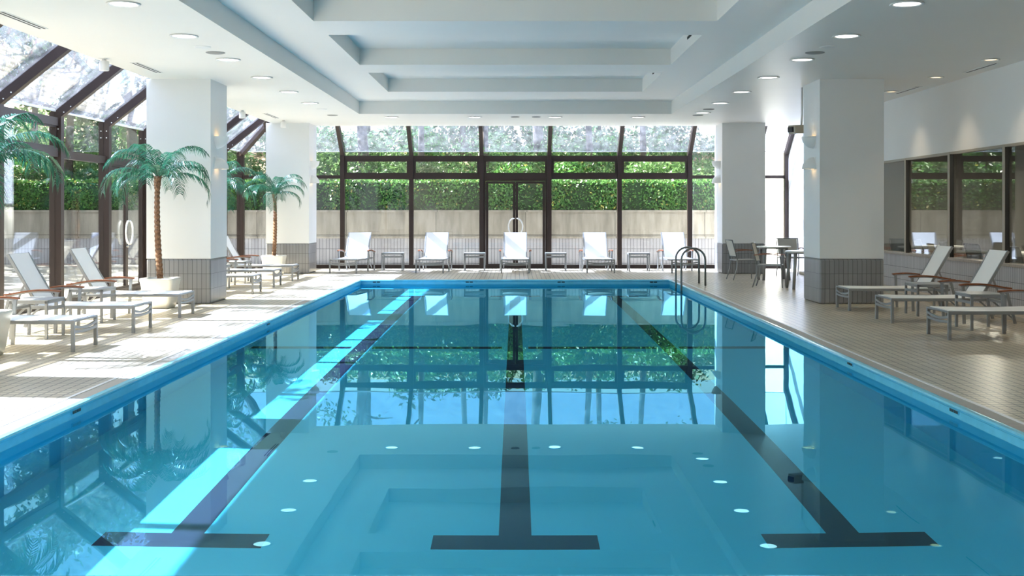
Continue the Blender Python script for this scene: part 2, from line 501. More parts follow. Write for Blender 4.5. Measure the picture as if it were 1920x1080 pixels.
tag(c.build('ceiling', 'ceiling'), 'white ceiling stepped up into long coffers over the pool', 'ceiling', kind='structure')
for i, (y, z, wh) in enumerate(((17.2, 4.12, 'nearer coffer'), (21.6, 4.12, 'farther coffer'))):
    v = MB().box((IX-.012, y-.18, z-.018), (IX+.01, y+.18, z+.018))
    tag(v.build('wall_vent', 'gap'), 'short dark slot vent in the right face of the '+wh, 'vent', 'slot vents in the coffers')

# ------------------------------------------------------------------ pillars
def pillar(x0, y0, label):
    r = empty('wall_pillar', (x0+.525, y0+.53, 0)); tag(r, label, 'pillar', kind='structure')
    MB().box((-.525, -.53, .74), (.525, .53, ZC)).build('shaft', 'plaster', r)
    MB().box((-.527, -.532, 0), (.527, .532, .74)).build('tiled_base', 'dado', r, bevel=.035, seg=3)
    return r
pillar(4.98, 9.6-.05, 'white pillar beside the camera on the right'); pillar(-6.03, 9.6-.05, 'white pillar beside the camera on the left')
pillar(4.98, 18.87, 'nearer right white pillar with a dark grey tiled base'); pillar(-6.03, 18.87, 'nearer left white pillar behind the middle potted palm')
pillar(5.05, 28.15, 'far right white pillar behind the dining chairs'); pillar(-6.08, 28.15, 'far left white pillar behind the farthest palm')

# ------------------------------------------------------------------ right wall with windows
wy0, wy1 = 10.8, 23.7
m = MB(); m.cur = 0
m.box((XR, -2, .745), (XR+.2, wy0, CT)); m.box((XR, wy1, .745), (XR+.2, 33.6, CT)); m.box((XR, wy0, 2.51), (XR+.2, wy1, CT))
m.cur = 1
m.box((XR, -2, -.3), (XR+.2, 33.6, .70))
m.cur = 0
m.box((XR, -2, .70), (XR+.2, wy0, .745)); m.box((XR, wy1, .70), (XR+.2, 33.6, .745))
tag(m.build('wall_right', ['plaster', 'dado_light']), 'white right wall over a grey tiled dado', 'wall', kind='structure')
tag(B((XR-.06, wy0, .70), (XR+.2, wy1, .745)).build('trim_2', 'sill', bevel=.006), 'polished brown stone sill under the right windows', 'sill', kind='structure')
tag(B((6.88, -2, 0), (XR, 28, .07)).build('trim_3', 'curb', bevel=.01), 'low beige curb along the foot of the right wall', 'curb', kind='structure')
my = [10.8, 12.95, 15.1, 17.2, 19.38, 21.55, 23.7]
for i, y in enumerate(my):
    m = MB(); m.cur = 1; m.box((XR-.02, y-.045, .745), (XR+.05, y+.045, 2.51)); m.cur = 0; m.box((XR-.024, y-.045, .745), (XR-.02, y+.045, 2.51))
    tag(m.build('trim_%d' % (10+i), ['tan_alu', 'black']), 'champagne coloured post between panes of the right windows', 'window post', 'posts of the right windows', kind='structure')
for i in range(6):
    r = empty('window_%d' % (1+i), (XR+.035, (my[i]+my[i+1])/2, .745)); tag(r, 'large smoked pane in the right wall above the stone sill', 'window', 'panes of the right windows', kind='structure')
    h = (my[i+1]-my[i])/2-.045
    B((-.006, -h, 0), (.006, h, 1.725)).build('pane', 'glass_right', r)
    MB().box((-.055, -h, 1.725), (.03, h, 1.765)).build('window_frame', 'tan_alu', r)
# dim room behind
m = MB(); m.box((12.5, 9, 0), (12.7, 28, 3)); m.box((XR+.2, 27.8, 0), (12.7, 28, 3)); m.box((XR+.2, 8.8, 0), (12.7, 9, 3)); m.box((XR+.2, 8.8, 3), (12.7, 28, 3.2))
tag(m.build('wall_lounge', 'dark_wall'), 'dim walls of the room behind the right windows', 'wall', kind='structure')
for y in (14, 19, 24):  # unseen lights, added to brighten the chairs behind the glass
    r = empty('lounge_fill', (10, y, 2.999)); tag(r, 'square fill light added in the room behind the right windows, '+{14: 'nearest', 19: 'middle', 24: 'farthest'}[y], 'ceiling light', 'fill lights added behind the right windows')
    MB().box((-.3, -.3, -.03), (.3, .3, 0)).build('housing', 'trim', r)
    ll = bpy.data.lights.new('lounge_fill_light', 'AREA'); ll.size = .5; ll.energy = 110; ll.color = (1, .9, .75)
    lo = bpy.data.objects.new('lounge_fill_light', ll); COL.objects.link(lo); lo.parent = r; lo.location = (0, 0, -.04)
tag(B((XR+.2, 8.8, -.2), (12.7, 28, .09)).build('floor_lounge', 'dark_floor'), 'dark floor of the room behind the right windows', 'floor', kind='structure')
tag(B((XL-.1, -2.2, -.25), (XR+.2, -2, CT)).build('wall_back', 'plaster'), 'white wall behind the camera', 'wall', kind='structure')

# ------------------------------------------------------------------ bronze glazing
def post_and_rafter(n, x, y, side, label):
    """side: 'L' rafter rises to +x, 'F' rises toward the camera"""
    r = empty('trim_%d' % n, (x, y, 0)); tag(r, label, 'window post', 'bronze posts of the glazing', kind='structure')
    if side == 'L': d = Vector((1, 0, SLOPE)); ln = (XCL-XL)
    elif side == 'F': d = Vector((0, -1, SLOPE)); ln = (YF-YCF)
    else: d = Vector((.98, -1, SLOPE)); ln = 1.45
    wx, wy = (.19, .13) if side != 'F' else (.115, .19)
    B((-wx/2, -wy/2, 0), (wx/2, wy/2, KN-.02)).build('post', 'brown', r)
    e = d*ln
    m = MB().bar(Vector((0, 0, KN-.06))-d*.03, e+Vector((0, 0, KN-.06)), .12 if side != 'F' else .1, .17)
    m.build('rafter', 'brown', r)
    if side == 'L':
        b = MB(); rng = ((.05, -.17), (-.05, -.17), (.05, -.29), (-.05, -.29), (.14, -.02), (.25, .07))
        for bx, bz in rng: b.box((bx-.008, -wy/2-.006, KN+bz-.008), (bx+.008, -wy/2, KN+bz+.008))
        b.build('bolts', 'seal', r)
    return r
LY = [-1.9, 1.1, 3.25, 5.4, 7.6, 9.76, 11.95, 14.13, 16.32, 18.5, 20.68, 22.86, 25.04, 27.2, 29.05]
for i, y in enumerate(LY): post_and_rafter(20+i, XL, y, 'L', 'bronze post and sloping rafter of the left glazing')
FX = [-6.47, -4.62, -2.78, -.90, .914, 2.79, 4.67, 6.5]
for i, x in enumerate(FX): post_and_rafter(40+i, x, YF, 'F', 'slim bronze post and sloping rafter of the far glazing')
post_and_rafter(50, XL, YF, 'H', 'bronze corner post where left and far glazing meet')
post_and_rafter(51, 7.26, YF, 'F', 'bronze corner post against the right wall')

wn_i = [10]
def win_root(label):
    wn_i[0] += 1
    r = empty('window_%d' % wn_i[0]); tag(r, label, 'window', kind='structure'); return r
def bars(r, axis, a, b, kinds):
    """transoms between posts at a..b ; axis 'y' = left wall, 'x' = far wall"""
    def bx(z0, z1, d, t0=a, t1=b):
        if axis == 'y': return ((XL-d, t0, z0), (XL+d, t1, z1))
        return ((t0, YF-d, z0), (t1, YF+d, z1))
    B(*bx(0, .09, .05)).build('bottom_rail', 'brown', r)
    if 'awning' in kinds:
        B(*bx(2.88, 3.01, .06)).build('transom', 'brown', r); B(*bx(2.385, 2.53, .06)).build('transom', 'brown', r)
        m = MB()
        for q in ((a, a+.06), (b-.06, b)): m.box(*bx(2.53, 2.88, .035, *q))
        m.box(*bx(2.53, 2.555, .035, a+.06, b-.06)); m.box(*bx(2.855, 2.88, .035, a+.06, b-.06))
        m.build('sash', 'brown', r)
    elif 'single' in kinds:
        B(*bx(2.37, 2.5, .05)).build('transom', 'brown', r)
    elif 'thin' in kinds:
        B(*bx(2.40, 2.49, .04)).build('transom', 'brown', r)
def pane_box(r, axis, a, b, z0, z1, mat='glass', name='pane', off=0.0):
    if axis == 'y': return B((XL-.006+off, a, z0), (XL+.006+off, b, z1)).build(name, mat, r)
    return B((a, YF-.006+off, z0), (b, YF+.006+off, z1)).build(name, mat, r)
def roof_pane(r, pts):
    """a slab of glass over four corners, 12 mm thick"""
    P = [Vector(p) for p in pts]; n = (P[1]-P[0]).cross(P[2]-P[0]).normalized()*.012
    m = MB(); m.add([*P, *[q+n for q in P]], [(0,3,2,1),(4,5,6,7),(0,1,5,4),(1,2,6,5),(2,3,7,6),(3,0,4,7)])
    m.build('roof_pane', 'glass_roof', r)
LEFTY = LY+[YF]
for i in range(len(LEFTY)-1):
    a, b = LEFTY[i]+.065, LEFTY[i+1]-.065
    door = abs(LEFTY[i]-20.68) < .01
    kind = 'single' if (door or abs(LEFTY[i]-18.5) < .01 or LEFTY[i] > 27) else 'awning'
    nm = 'bronze framed glass bay of the left wall'
    if door: nm = 'glass over the left doors, framed in bronze'
    r = win_root(nm); r['group'] = 'glass bays of the left wall' if not door else 'glass above the left doors'
    bars(r, 'y', a, b, kind)
    if not door: pane_box(r, 'y', a, b, .05, 2.44, 'glass')
    pane_box(r, 'y', a, b, 2.44, KN, 'glass')
    B((XL-.02, a, KN-.01), (XL+.012, b, KN+.014)).build('glazing_joint', 'seal', r)
    yb2 = b if i < len(LEFTY)-2 else b
    top = Vector((XCL-XL, 0, (XCL-XL)*SLOPE))
    b2 = b if i < len(LEFTY)-2 else YF-1.39
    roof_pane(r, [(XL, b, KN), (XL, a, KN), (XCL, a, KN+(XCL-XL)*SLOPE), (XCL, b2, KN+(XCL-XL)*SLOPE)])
FARX = [XL]+FX+[7.26]
for i in range(len(FARX)-1):
    a, b = FARX[i]+.06, FARX[i+1]-.06
    mid = i == 4
    kind = 'awning' if 2 <= i <= 6 else 'thin'
    nm = 'bronze framed glass bay of the far wall'
    if mid: nm = 'glass over the far doors, framed in bronze'
    r = win_root(nm); r['group'] = 'glass bays of the far wall' if not mid else 'glass above the far doors'
    bars(r, 'x', a, b, kind)
    if not mid: pane_box(r, 'x', a, b, .05, 2.44)
    pane_box(r, 'x', a, b, 2.44, KN)
    B((a, YF-.012, KN-.01), (b, YF+.02, KN+.014)).build('glazing_joint', 'seal', r)
    a2 = a if i > 0 else XL+1.39
    dz = (YF-YCF)*SLOPE
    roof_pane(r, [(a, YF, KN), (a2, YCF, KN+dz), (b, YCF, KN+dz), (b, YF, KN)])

def glass_door(n, axis, a, b, label):
    r = empty('door_%d' % n); tag(r, label, 'door', kind='structure')
    mid = (a+b)/2
    def V(t, d, z): return (XL+d, t, z) if axis == 'y' else (t, YF-d, z)
    zt = 2.385
    m = MB().box(V(a, -.04, .0), V(a+.05, .04, zt)).box(V(b-.05, -.04, 0), V(b, .04, zt)).box(V(a+.05, -.04, zt-.05), V(b-.05, .04, zt))
    m.build('door_frame', 'brown', r)
    for k, (p, q) in enumerate(((a+.055, mid-.003), (mid+.003, b-.055))):
        lf = MB().box(V(p, -.025, .01), V(p+.065, .025, zt-.055)).box(V(q-.065, -.025, .01), V(q, .025, zt-.055)).box(V(p+.065, -.025, .01), V(q-.065, .025, .12)).box(V(p+.065, -.025, zt-.12), V(q-.065, .025, zt-.055))
        leaf = lf.build('leaf', 'brown', r)
        B(V(p+.065, -.005, .12), V(q-.065, .005, zt-.12)).build('pane', 'glass', leaf)
        s_ = -1 if k == 0 else 1
        c0 = mid+s_*.035
        pts = [V(c0+s_*.155*math.sin(PI*t/14), .075+.0*t, 1.12+.215*math.cos(PI*t/14)) for t in range(15)]
        hd = MB().tube(pts, .02, 8)
        hd.tube([V(c0, .02, 1.12+.215), V(c0, .078, 1.12+.215)], .012, 8).tube([V(c0, .02, 1.12-.215), V(c0, .078, 1.12-.215)], .012, 8)
        hd.build('handle', 'chrome', leaf, smooth=True)
        MB().tube([V(c0, .02, .86), V(c0, .05, .86)], .022, 10).build('lock', 'steel', leaf, smooth=True)
glass_door(1, 'x', -.84, .854, 'far double glass doors with curved steel pulls, bronze framed')
glass_door(2, 'y', 20.745, 22.795, 'left double glass doors with curved steel pulls, bronze framed')

# ------------------------------------------------------------------ loungers
def curved_rail(m, x, y0, y1, z, sag, w_=.022, h_=.028, n=8):
    pts = [(x, y0+(y1-y0)*t/n, z-sag*math.sin(PI*t/n)) for t in range(n+1)]
    for a, b in zip(pts, pts[1:]): m.bar(a, b, w_, h_)
def make_lounger():
    r = empty('sun_lounger')
    hy = .335
    fr = MB()
    for s_ in (-1, 1): fr.box((-.74, s_*hy-.016, .30), (.80, s_*hy+.016, .34))
    fr.box((-.74, -hy, .305), (-.71, hy, .335)); fr.box((.775, -hy, .318), (.80, hy, .34)); fr.box((-.44, -hy, .298), (-.41, hy, .325))
    fr.build('frame', 'alu', r, bevel=.004)
    cr = MB(); curved_rail(cr, .79, -hy, hy, .275, .035); curved_rail(cr, .79, -hy, hy, .215, .012, .022, .03)
    cr.build('end_rail', 'alu', r)
    for s_ in (-1, 1):
        B((.765, s_*hy-.018, 0), (.803, s_*hy+.018, .34)).build('leg', 'alu', r, bevel=.003)
        MB().bar((-.17, s_*.375, 0), (-.15, s_*.385, .505), .032, .036, up=(1, 0, 0)).build('leg', 'alu', r)
        MB().bar((-.86, s_*.365, 0), (-.72, s_*.385, .50), .030, .034, up=(1, 0, 0)).build('leg', 'alu', r)
        ar = MB(); n = 10
        for t in range(n):
            p = [(-.10-.70*q/n, s_*.385, .512+.028*math.sin(PI*min(1, q/n+.12))-.035*(q/n)**2) for q in (t, t+1)]
            ar.bar(p[0], p[1], .055, .02)
        ar.build('armrest', 'teak', r)
        am = MB()
        for t in range(n):
            p = [(-.12-.66*q/n, s_*.385, .494+.028*math.sin(PI*min(1, q/n+.12))-.035*(q/n)**2) for q in (t, t+1)]
            am.bar(p[0], p[1], .022, .018)
        am.build('arm_rail', 'alu', r)
    # seat sling
    sg = MB(); n = 12
    for t in range(n):
        def zz(u): return .343-.012*math.sin(PI*u)
        x0 = .775-1.19*t/n; x1 = .775-1.19*(t+1)/n
        sg.bar((x0, 0, zz(t/n)), (x1, 0, zz((t+1)/n)), .62, .008)
    sg.build('seat_sling', 'sling', r)
    # back
    h0 = Vector((-.42, 0, .345)); h1 = Vector((-.785, 0, .975)); d = (h1-h0)
    nrm = Vector((d.z, 0, -d.x)).normalized()
    bk = MB(); n = 10
    for t in range(n):
        a = h0+d*(t/n)-nrm*(.012*math.sin(PI*t/n)); b = h0+d*((t+1)/n)-nrm*(.012*math.sin(PI*(t+1)/n))
        bk.bar(a, b, .56, .008, up=nrm)
    bk.build('back_sling', 'sling', r)
    bf = MB()
    for s_ in (-1, 1):
        o = Vector((0, s_*.29, 0)); bf.bar(h0+o-nrm*.01, h1+o+d*.01-nrm*.012, .026, .034, up=nrm)
    bf.bar(h1+Vector((0, -.28, 0))-nrm*.02, h1+Vector((0, .28, 0))-nrm*.02, .02, .02, up=nrm)
    bf.build('back_frame', 'alu', r)
    st = MB()
    for s_ in (-1, 1):
        o = Vector((0, s_*.27, 0)); st.bar(h0+d*.42+o-nrm*.03, Vector((-.72, s_*.27, .30)), .018, .022)
        st.bar(h0+d*.10+o-nrm*.03, Vector((-.86, s_*.30, .06)), .018, .022)
    st.box((-.735, -.28, .285), (-.705, .28, .305))
    st.build('back_strut', 'alu', r)
    return r
def make_side_table():
    r = empty('side_table'); hx, hy, h = .225, .27, .465
    B((-hx, -hy, h-.012), (hx, hy, h)).build('tabletop', 'alu_dark', r, bevel=.003)
    fr = MB()
    for s_ in (-1, 1):
        fr.box((-hx, s_*hy-.012*s_-.012, h-.045), (hx, s_*hy-.012*s_+.012, h-.013)); fr.box((s_*hx-.012*s_-.012, -hy+.02, h-.045), (s_*hx-.012*s_+.012, hy-.02, h-.013))
        fr.box((s_*hx-.012*s_-.010, -hy+.02, h-.125), (s_*hx-.012*s_+.010, hy-.02, h-.09))
    fr.build('apron', 'alu', r)
    for sx in (-1, 1):
        for sy in (-1, 1):
            B((sx*(hx-.016)-.016, sy*(hy-.016)-.016, 0), (sx*(hx-.016)+.016, sy*(hy-.016)+.016, h-.013)).build('leg', 'alu', r, bevel=.002)
    return r
LP, LU = make_lounger(), [False]
TP, TU = make_side_table(), [False]
def lounger(x, y, rz, label, group):
    o = place(LP, LU, (x, y, 0), rz); tag(o, label, 'sun lounger', group); return o
def stable(x, y, rz, label, group):
    o = place(TP, TU, (x, y, 0), rz); tag(o, label, 'side table', group); return o
# right group: foot end at X 5.07
g1 = 'loungers on the right deck'
lounger(5.87, 17.89, PI, 'white sling sun lounger by the grey tiled pillar base', g1)
lounger(5.87, 15.9, PI, 'white sling sun lounger in the middle of the right row of three', g1)
lounger(5.87, 13.87, PI+.01, 'white sling sun lounger cut by the right edge of the picture', g1)
stable(6.01, 16.88, 0, 'grey side table between the pillar lounger and the middle right lounger', 'side tables on the right deck')
stable(5.98, 14.84, 0, 'grey side table beside the arm of the middle right lounger, nearer the camera', 'side tables on the right deck')
# left groups
g2 = 'loungers on the near left deck'
lounger(-5.53, 12.72, 0, 'white sling sun lounger next to the cut-off planter at the left edge', g2)
lounger(-5.53, 14.68, 0, 'white sling sun lounger in the middle of the near left row', g2)
lounger(-5.55, 16.73, 0, 'white sling sun lounger in front of the middle potted palm', g2)
stable(-5.74, 13.87, 0, 'white-lit side table between the first two near left loungers', 'side tables on the left deck')
stable(-5.8, 15.85, 0, 'side table beside the lounger in front of the middle palm', 'side tables on the left deck')
g3 = 'loungers behind the nearer left pillar'
lounger(-5.6, 21.5, 0, 'lounger showing only its foot end past the near left pillar, nearest of three', g3)
lounger(-5.63, 23.5, 0, 'lounger behind the left pillar, middle one of three foot ends', g3)
lounger(-5.65, 25.53, 0, 'lounger with raised back beyond the left pillar, before the farthest planter', g3)
stable(-5.85, 22.5, 0, 'side table behind the left pillar between the hidden loungers', 'side tables behind the left pillar')
stable(-5.88, 24.5, 0, 'side table behind the left pillar before the raised lounger', 'side tables behind the left pillar')
# far row, foot toward the camera
g4 = 'loungers before the far glazing'
for px, rz, lb in ((660, -.13, 'white lounger turned slightly, leftmost before the far glass'), (813, -.05, 'white lounger left of the far glass doors'), (966, 0, 'white lounger before the far glass doors'),
                   (1120, .03, 'white lounger right of the far glass doors'), (1272, .07, 'white lounger before the far glass, behind the pool handrails')):
    x = (px-966)*29.2/2164
    lounger(x, 29.15, -PI/2+rz, lb, g4)
for px, lb in ((737, 'small grey side table beside the leftmost far lounger'), (890, 'small grey side table left of the far doors lounger'), (1042, 'small grey side table right of the far doors lounger'), (1197, 'small grey side table beside the far lounger by the handrails')):
    stable((px-966)*29.6/2164, 29.6, PI/2, lb, 'side tables before the far glazing')

# ------------------------------------------------------------------ dining set
def make_chair(seat_m='mesh_seat', back_m='back_metal'):
    r = empty('dining_chair')   # faces +x
    hw = .25
    B((-.22, -hw+.01, .435), (.22, hw-.01, .45)).build('seat', seat_m, r, bevel=.004)
    sf = MB()
    for s_ in (-1, 1): sf.bar((-.24, s_*hw, .44), (.23, s_*hw, .445), .022, .026)
    sf.bar((-.235, -hw, .44), (-.235, hw, .44), .022, .024); sf.bar((.225, -hw, .44), (.225, hw, .44), .022, .024)
    sf.build('seat_frame', 'alu', r)
    h0, h1 = Vector((-.245, 0, .52)), Vector((-.345, 0, .88)); d = h1-h0; nrm = Vector((d.z, 0, -d.x)).normalized()
    MB().bar(h0, h1, 2*hw-.04, .006, up=nrm).build('backrest', seat_m, r)
    bf = MB()
    for s_ in (-1, 1):
        bf.tube([(-.225, s_*hw, .44), (h0.x, s_*hw, h0.z), (h1.x, s_*hw, h1.z)], .012, 8)
    bf.tube([(h1.x, -hw, h1.z), (h1.x, hw, h1.z)], .012, 8); bf.tube([(h0.x, -hw, h0.z), (h0.x, hw, h0.z)], .009, 8)
    bf.build('back_frame', back_m, r, smooth=True)
    for s_ in (-1, 1):
        MB().tube([(-.32, s_*(hw), 0), (-.24, s_*hw, .25), (-.225, s_*hw, .44)], [.011, .014, .014], 8).build('leg', 'alu', r, smooth=True)
        MB().tube([(.27, s_*(hw+.02), 0), (.25, s_*(hw+.02), .40), (.22, s_*(hw+.025), .635)], [.011, .014, .013], 8).build('leg', 'alu', r, smooth=True)
        ar = MB(); n = 8
        for t in range(n):
            q = [(-.29+.54*k/n, s_*(hw+.025), .645+.022*math.sin(PI*k/n)) for k in (t, t+1)]
            ar.bar(q[0], q[1], .04, .018)
        ar.build('armrest', 'teak', r)
    return r
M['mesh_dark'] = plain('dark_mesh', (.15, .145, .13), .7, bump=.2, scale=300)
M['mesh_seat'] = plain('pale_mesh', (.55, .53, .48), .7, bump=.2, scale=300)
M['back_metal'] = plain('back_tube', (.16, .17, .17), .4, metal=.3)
DP, DU = make_chair(), [False]
def dchair(x, y, rz, label, group):
    o = place(DP, DU, (x, y, 0), rz); tag(o, label, 'chair', group); return o
g5 = 'dining chairs by the right pillars'
dchair(5.1, 25.75, .12, 'mesh dining armchair with teak arms before the far right pillar base', g5)
dchair(5.13, 23.2, -.35, 'dark framed mesh dining armchair left of the nearer round table', g5)
dchair(6.45, 27.05, -PI/2, 'mesh dining armchair behind the farther table, back toward the bright wall', g5)
dchair(6.2, 22.55, PI+.1, 'dining armchair half hidden by the near right pillar', g5)
def dtable(x, y, label, R_=.38):
    r = empty('dining_table', (x, y, 0)); tag(r, label, 'table', 'dining tables by the right pillars')
    m = MB(); m.lathe([(0, .745), (R_-.01, .745), (R_, .735), (R_, .722), (R_-.01, .715), (0, .715)], n=40); m.build('tabletop', 'table_white', r, smooth=False)
    MB().lathe([(.30, .69), (.32, .69), (.32, .715), (.30, .715)], n=32).build('ring', 'alu', r)
    for k in range(4):
        a = PI/4+k*PI/2
        MB().tube([(.40*math.cos(a), .40*math.sin(a), 0), (.33*math.cos(a), .33*math.sin(a), .715)], [.03, .035], 10).build('leg', 'alu', r, smooth=True)
M['table_white'] = plain('table_white', (.80, .79, .76), .3)
dtable(5.68, 22.65, 'white topped dining table partly behind the near right pillar')
dtable(5.75, 25.68, 'white topped dining table before the far right pillar')
# lounge room chairs and tables behind the windows
g6 = 'chairs in the room behind the right windows'
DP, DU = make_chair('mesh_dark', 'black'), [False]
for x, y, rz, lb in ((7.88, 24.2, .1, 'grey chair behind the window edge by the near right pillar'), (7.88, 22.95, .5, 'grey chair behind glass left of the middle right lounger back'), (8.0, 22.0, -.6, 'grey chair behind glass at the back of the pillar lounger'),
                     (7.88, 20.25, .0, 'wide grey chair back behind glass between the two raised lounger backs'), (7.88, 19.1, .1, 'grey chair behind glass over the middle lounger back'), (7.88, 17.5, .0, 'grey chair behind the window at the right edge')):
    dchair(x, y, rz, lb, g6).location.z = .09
for x, y, lb in ((8.75, 23.5, 'table in the room behind the right windows, farther one'), (8.75, 19.7, 'table in the room behind the right windows, nearer one')):
    r = empty('lounge_table', (x, y, .09)); tag(r, lb, 'table', 'tables behind the right windows')
    B((-.35, -.5, .70), (.35, .5, .73)).build('tabletop', 'table_white', r, bevel=.005)
    B((-.25, -.25, 0), (.25, .25, .02)).build('base', 'black', r); B((-.03, -.03, .02), (.03, .03, .70)).build('pole', 'black', r)

# ------------------------------------------------------------------ potted palms
def frond_mesh(elev, length, droop, seed):
    rr = random.Random(seed)
    m = MB(); n = 22; pts = []; ang = elev; p = Vector((0, 0, 0)); step = length/n
    for i in range(n+1):
        pts.append(p.copy())
        t = i/n
        p = p+Vector((math.cos(ang), 0, math.sin(ang)))*step
        ang -= droop*(.25+1.5*t)/n
    m.tube(pts, [.007*(1-.8*i/n) for i in range(n+1)], 5)
    NL = 36
    for i in range(3, NL+1):
        t = i/NL; k = min(n-1, int(t*n)); fr = t*n-k
        c = pts[k].lerp(pts[k+1], fr)
        d = (pts[k+1]-pts[k]).normalized()
        L = (.21*math.sin(PI*min(1, .14+t*.78))**.6+.03)
        for s_ in (-1, 1):
            side = Vector((0, s_, 0))
            dirv = (side*.80+d*rr.uniform(.5, .75)).normalized()
            mid = c+dirv*L*.5+Vector((0, 0, .004))
            tip = c+dirv*L*.93+Vector((0, 0, -L*rr.uniform(.34, .62)))
            wv = (d*.9+Vector((0, 0, .25))).normalized()*.0085
            m.add([c-wv*.6, c+wv*.6, mid+wv, mid-wv, tip], [(0, 1, 2, 3), (3, 2, 4)])
    me = m.build('frond', 'frond')
    COL.objects.unlink(me)
    return me.data
FR = {}
def palm(x, y, h, spread, seed, label, lean=(0, 0), back=9):
    rr = random.Random(seed)
    r = empty('potted_palm', (x, y, 0)); tag(r, label, 'potted palm', 'potted palms along the left deck')
    # square tapering planter with rounded edges
    m = MB(); H = .47
    def sq(hw, z, rad=.06, n=5):
        o = []
        for (cx, cy_, a0) in ((hw-rad, hw-rad, 0), (-hw+rad, hw-rad, PI/2), (-hw+rad, -hw+rad, PI), (hw-rad, -hw+rad, 1.5*PI)):
            for k in range(n+1):
                a = a0+PI/2*k/n; o.append((cx+rad*math.cos(a), cy_+rad*math.sin(a), z))
        return o
    secs = [sq(.17, 0), sq(.195, .01), sq(.215, .10), sq(.245, .35), sq(.262, H-.03), sq(.262, H-.005), sq(.255, H), sq(.23, H), sq(.225, H-.06)]
    vs = [v for s_ in secs for v in s_]; n = len(secs[0]); fs = [tuple(reversed(range(n)))]
    for i in range(len(secs)-1):
        for k in range(n): fs.append((i*n+k, i*n+(k+1) % n, (i+1)*n+(k+1) % n, (i+1)*n+k))
    m.add(vs, fs); pot = m.build('planter', 'pot', r, smooth=True)
    ws = MB(); ws.add(sq(.228, H-.05), [tuple(range(24))]); ws.build('soil', 'soil', r)
    # trunk with leaf-scar rings
    tr = MB(); pts = []; rad = []
    N = 44
    for i in range(N+1):
        t = i/N; z = H-.06+(h-H+.06)*t
        pts.append((lean[0]*math.sin(t*2.6)*.5+lean[1]*t, .02*math.sin(t*3), z))
        rad.append((.050-.012*t)*(1.0+(.16 if i % 2 else -.06))+(.016 if t > .86 else 0)*(t-.86)/.14*1.4)
    tr.tube(pts, rad, 10); tr.build('trunk', 'trunk', r)
    top = Vector(pts[-1])
    stubs = MB()
    for k in range(26):
        a = rr.uniform(0, 2*PI); zz = h-.02-rr.uniform(0, .16)
        stubs.tube([(top.x, top.y, zz-.02), (top.x+.065*math.cos(a), top.y+.065*math.sin(a), zz+.035)], [.012, .004], 5)
    stubs.build('leaf_stubs', 'trunk', r)
    nf = 17
    for k in range(nf):
        lvl = k/nf
        key = (round(lvl*7), k % 2)
        if key not in FR: FR[key] = frond_mesh(1.25-1.05*lvl, .98, 2.0+.55*lvl, 11+k)
        az = k*2.399+rr.uniform(-.2, .2)+seed
        sc = spread*rr.uniform(.88, 1.06)
        if math.sin(az) > 0: sc = min(sc, back/max(.05, math.sin(az)))      # fronds bent short against the pillar behind
        o = bpy.data.objects.new('frond', FR[key]); COL.objects.link(o); o.parent = r
        o.location = (top.x, top.y, h-.005-.05*lvl)
        o.scale = (sc, sc, sc)
        o.rotation_euler = (rr.uniform(-.1, .1), rr.uniform(-.08, .08), az)
palm(-5.58, 12.0, 2.0, 1.06, 1, 'potted palm at the left edge, its fronds crossing the nearest bronze post')
palm(-5.58, 18.15, 2.07, 1.08, 2, 'potted palm in a cream planter before the nearer left pillar', lean=(-.09, -.02), back=.80)
palm(-5.98, 22.95, 1.95, 1.08, 3, 'potted palm hidden by the left pillar but for its right fronds')
palm(-5.77, 27.6, 1.97, .95, 4, 'smallest looking potted palm before the far left pillar', lean=(.05, 0), back=.62)

# ------------------------------------------------------------------ handrails
def handrail(y, label):
    r = MB(); pts = [(PX-.05, y, -.9), (PX-.05, y, .50)]
    cx = (PX-.05+3.88)/2; rr = (3.88-PX+.05)/2
    pts = [(PX-.05, y, -.9), (PX-.05, y, 0), (PX-.05, y, .53)]
    for k in range(1, 13):
        a = PI-PI*k/12; pts.append((cx+rr*math.cos(a), y, .53+rr*.95*math.sin(a)))
    pts += [(3.88, y, 0)]
    o = r.tube(pts, .021, 12).build('grab_rail', 'rail_grey', smooth=True)
    tag(o, label, 'handrail', 'handrails at the far right pool corner')
    return o
M['rail_grey'] = plain('brushed_rail', (.22, .22, .22), .32, metal=.8)
handrail(23.55, 'curved grey steel pool handrail, nearer of the pair'); handrail(24.35, 'curved grey steel pool handrail, farther of the pair')

# ------------------------------------------------------------------ sconces
def sconce(x, y, z, s_, up, label):
    """quarter-sphere shell on a wall facing s_*x, opening up or down"""
    r = empty('wall_sconce', (x, y, z)); tag(r, label, 'wall light', 'paired shell wall lights on the pillars')
    m = MB(); R0 = .19; n = 10
    sg = -1 if up else 1
    def shell(R, off):
        vs = []
        for i in range(n+1):
            th = (PI/2)*i/n       # 0 = rim plane, PI/2 = pole
            for j in range(2*n+1):
                ph = -PI/2+PI*j/(2*n)
                vs.append((s_*R*1.05*math.cos(th)*math.cos(ph), R*.8*math.cos(th)*math.sin(ph), sg*R*1.05*math.sin(th)))
        return vs
    a = shell(R0, 0); b = shell(R0-.008, 0); k0 = len(a); w2 = 2*n+1
    fs = []
    for base in (0, k0):
        for i in range(n):
            for j in range(2*n): q = (base+i*w2+j, base+i*w2+j+1, base+(i+1)*w2+j+1, base+(i+1)*w2+j); fs.append(q)
    for j in range(2*n): fs.append((j, j+1, k0+j+1, k0+j))
    m.add(a+b, fs); m.build('shade', 'sconce', r, smooth=True)
    B((0, -.15, min(0, sg*.2)), (s_*.006, .15, max(0, sg*.2))).build('back_plate', 'trim', r)
    MB().lathe([(0, -.03), (.015, -.022), (.022, 0), (.015, .022), (0, .03)], c=(s_*.05, 0, sg*.09), n=12).build('bulb', 'bulb', r, smooth=True)
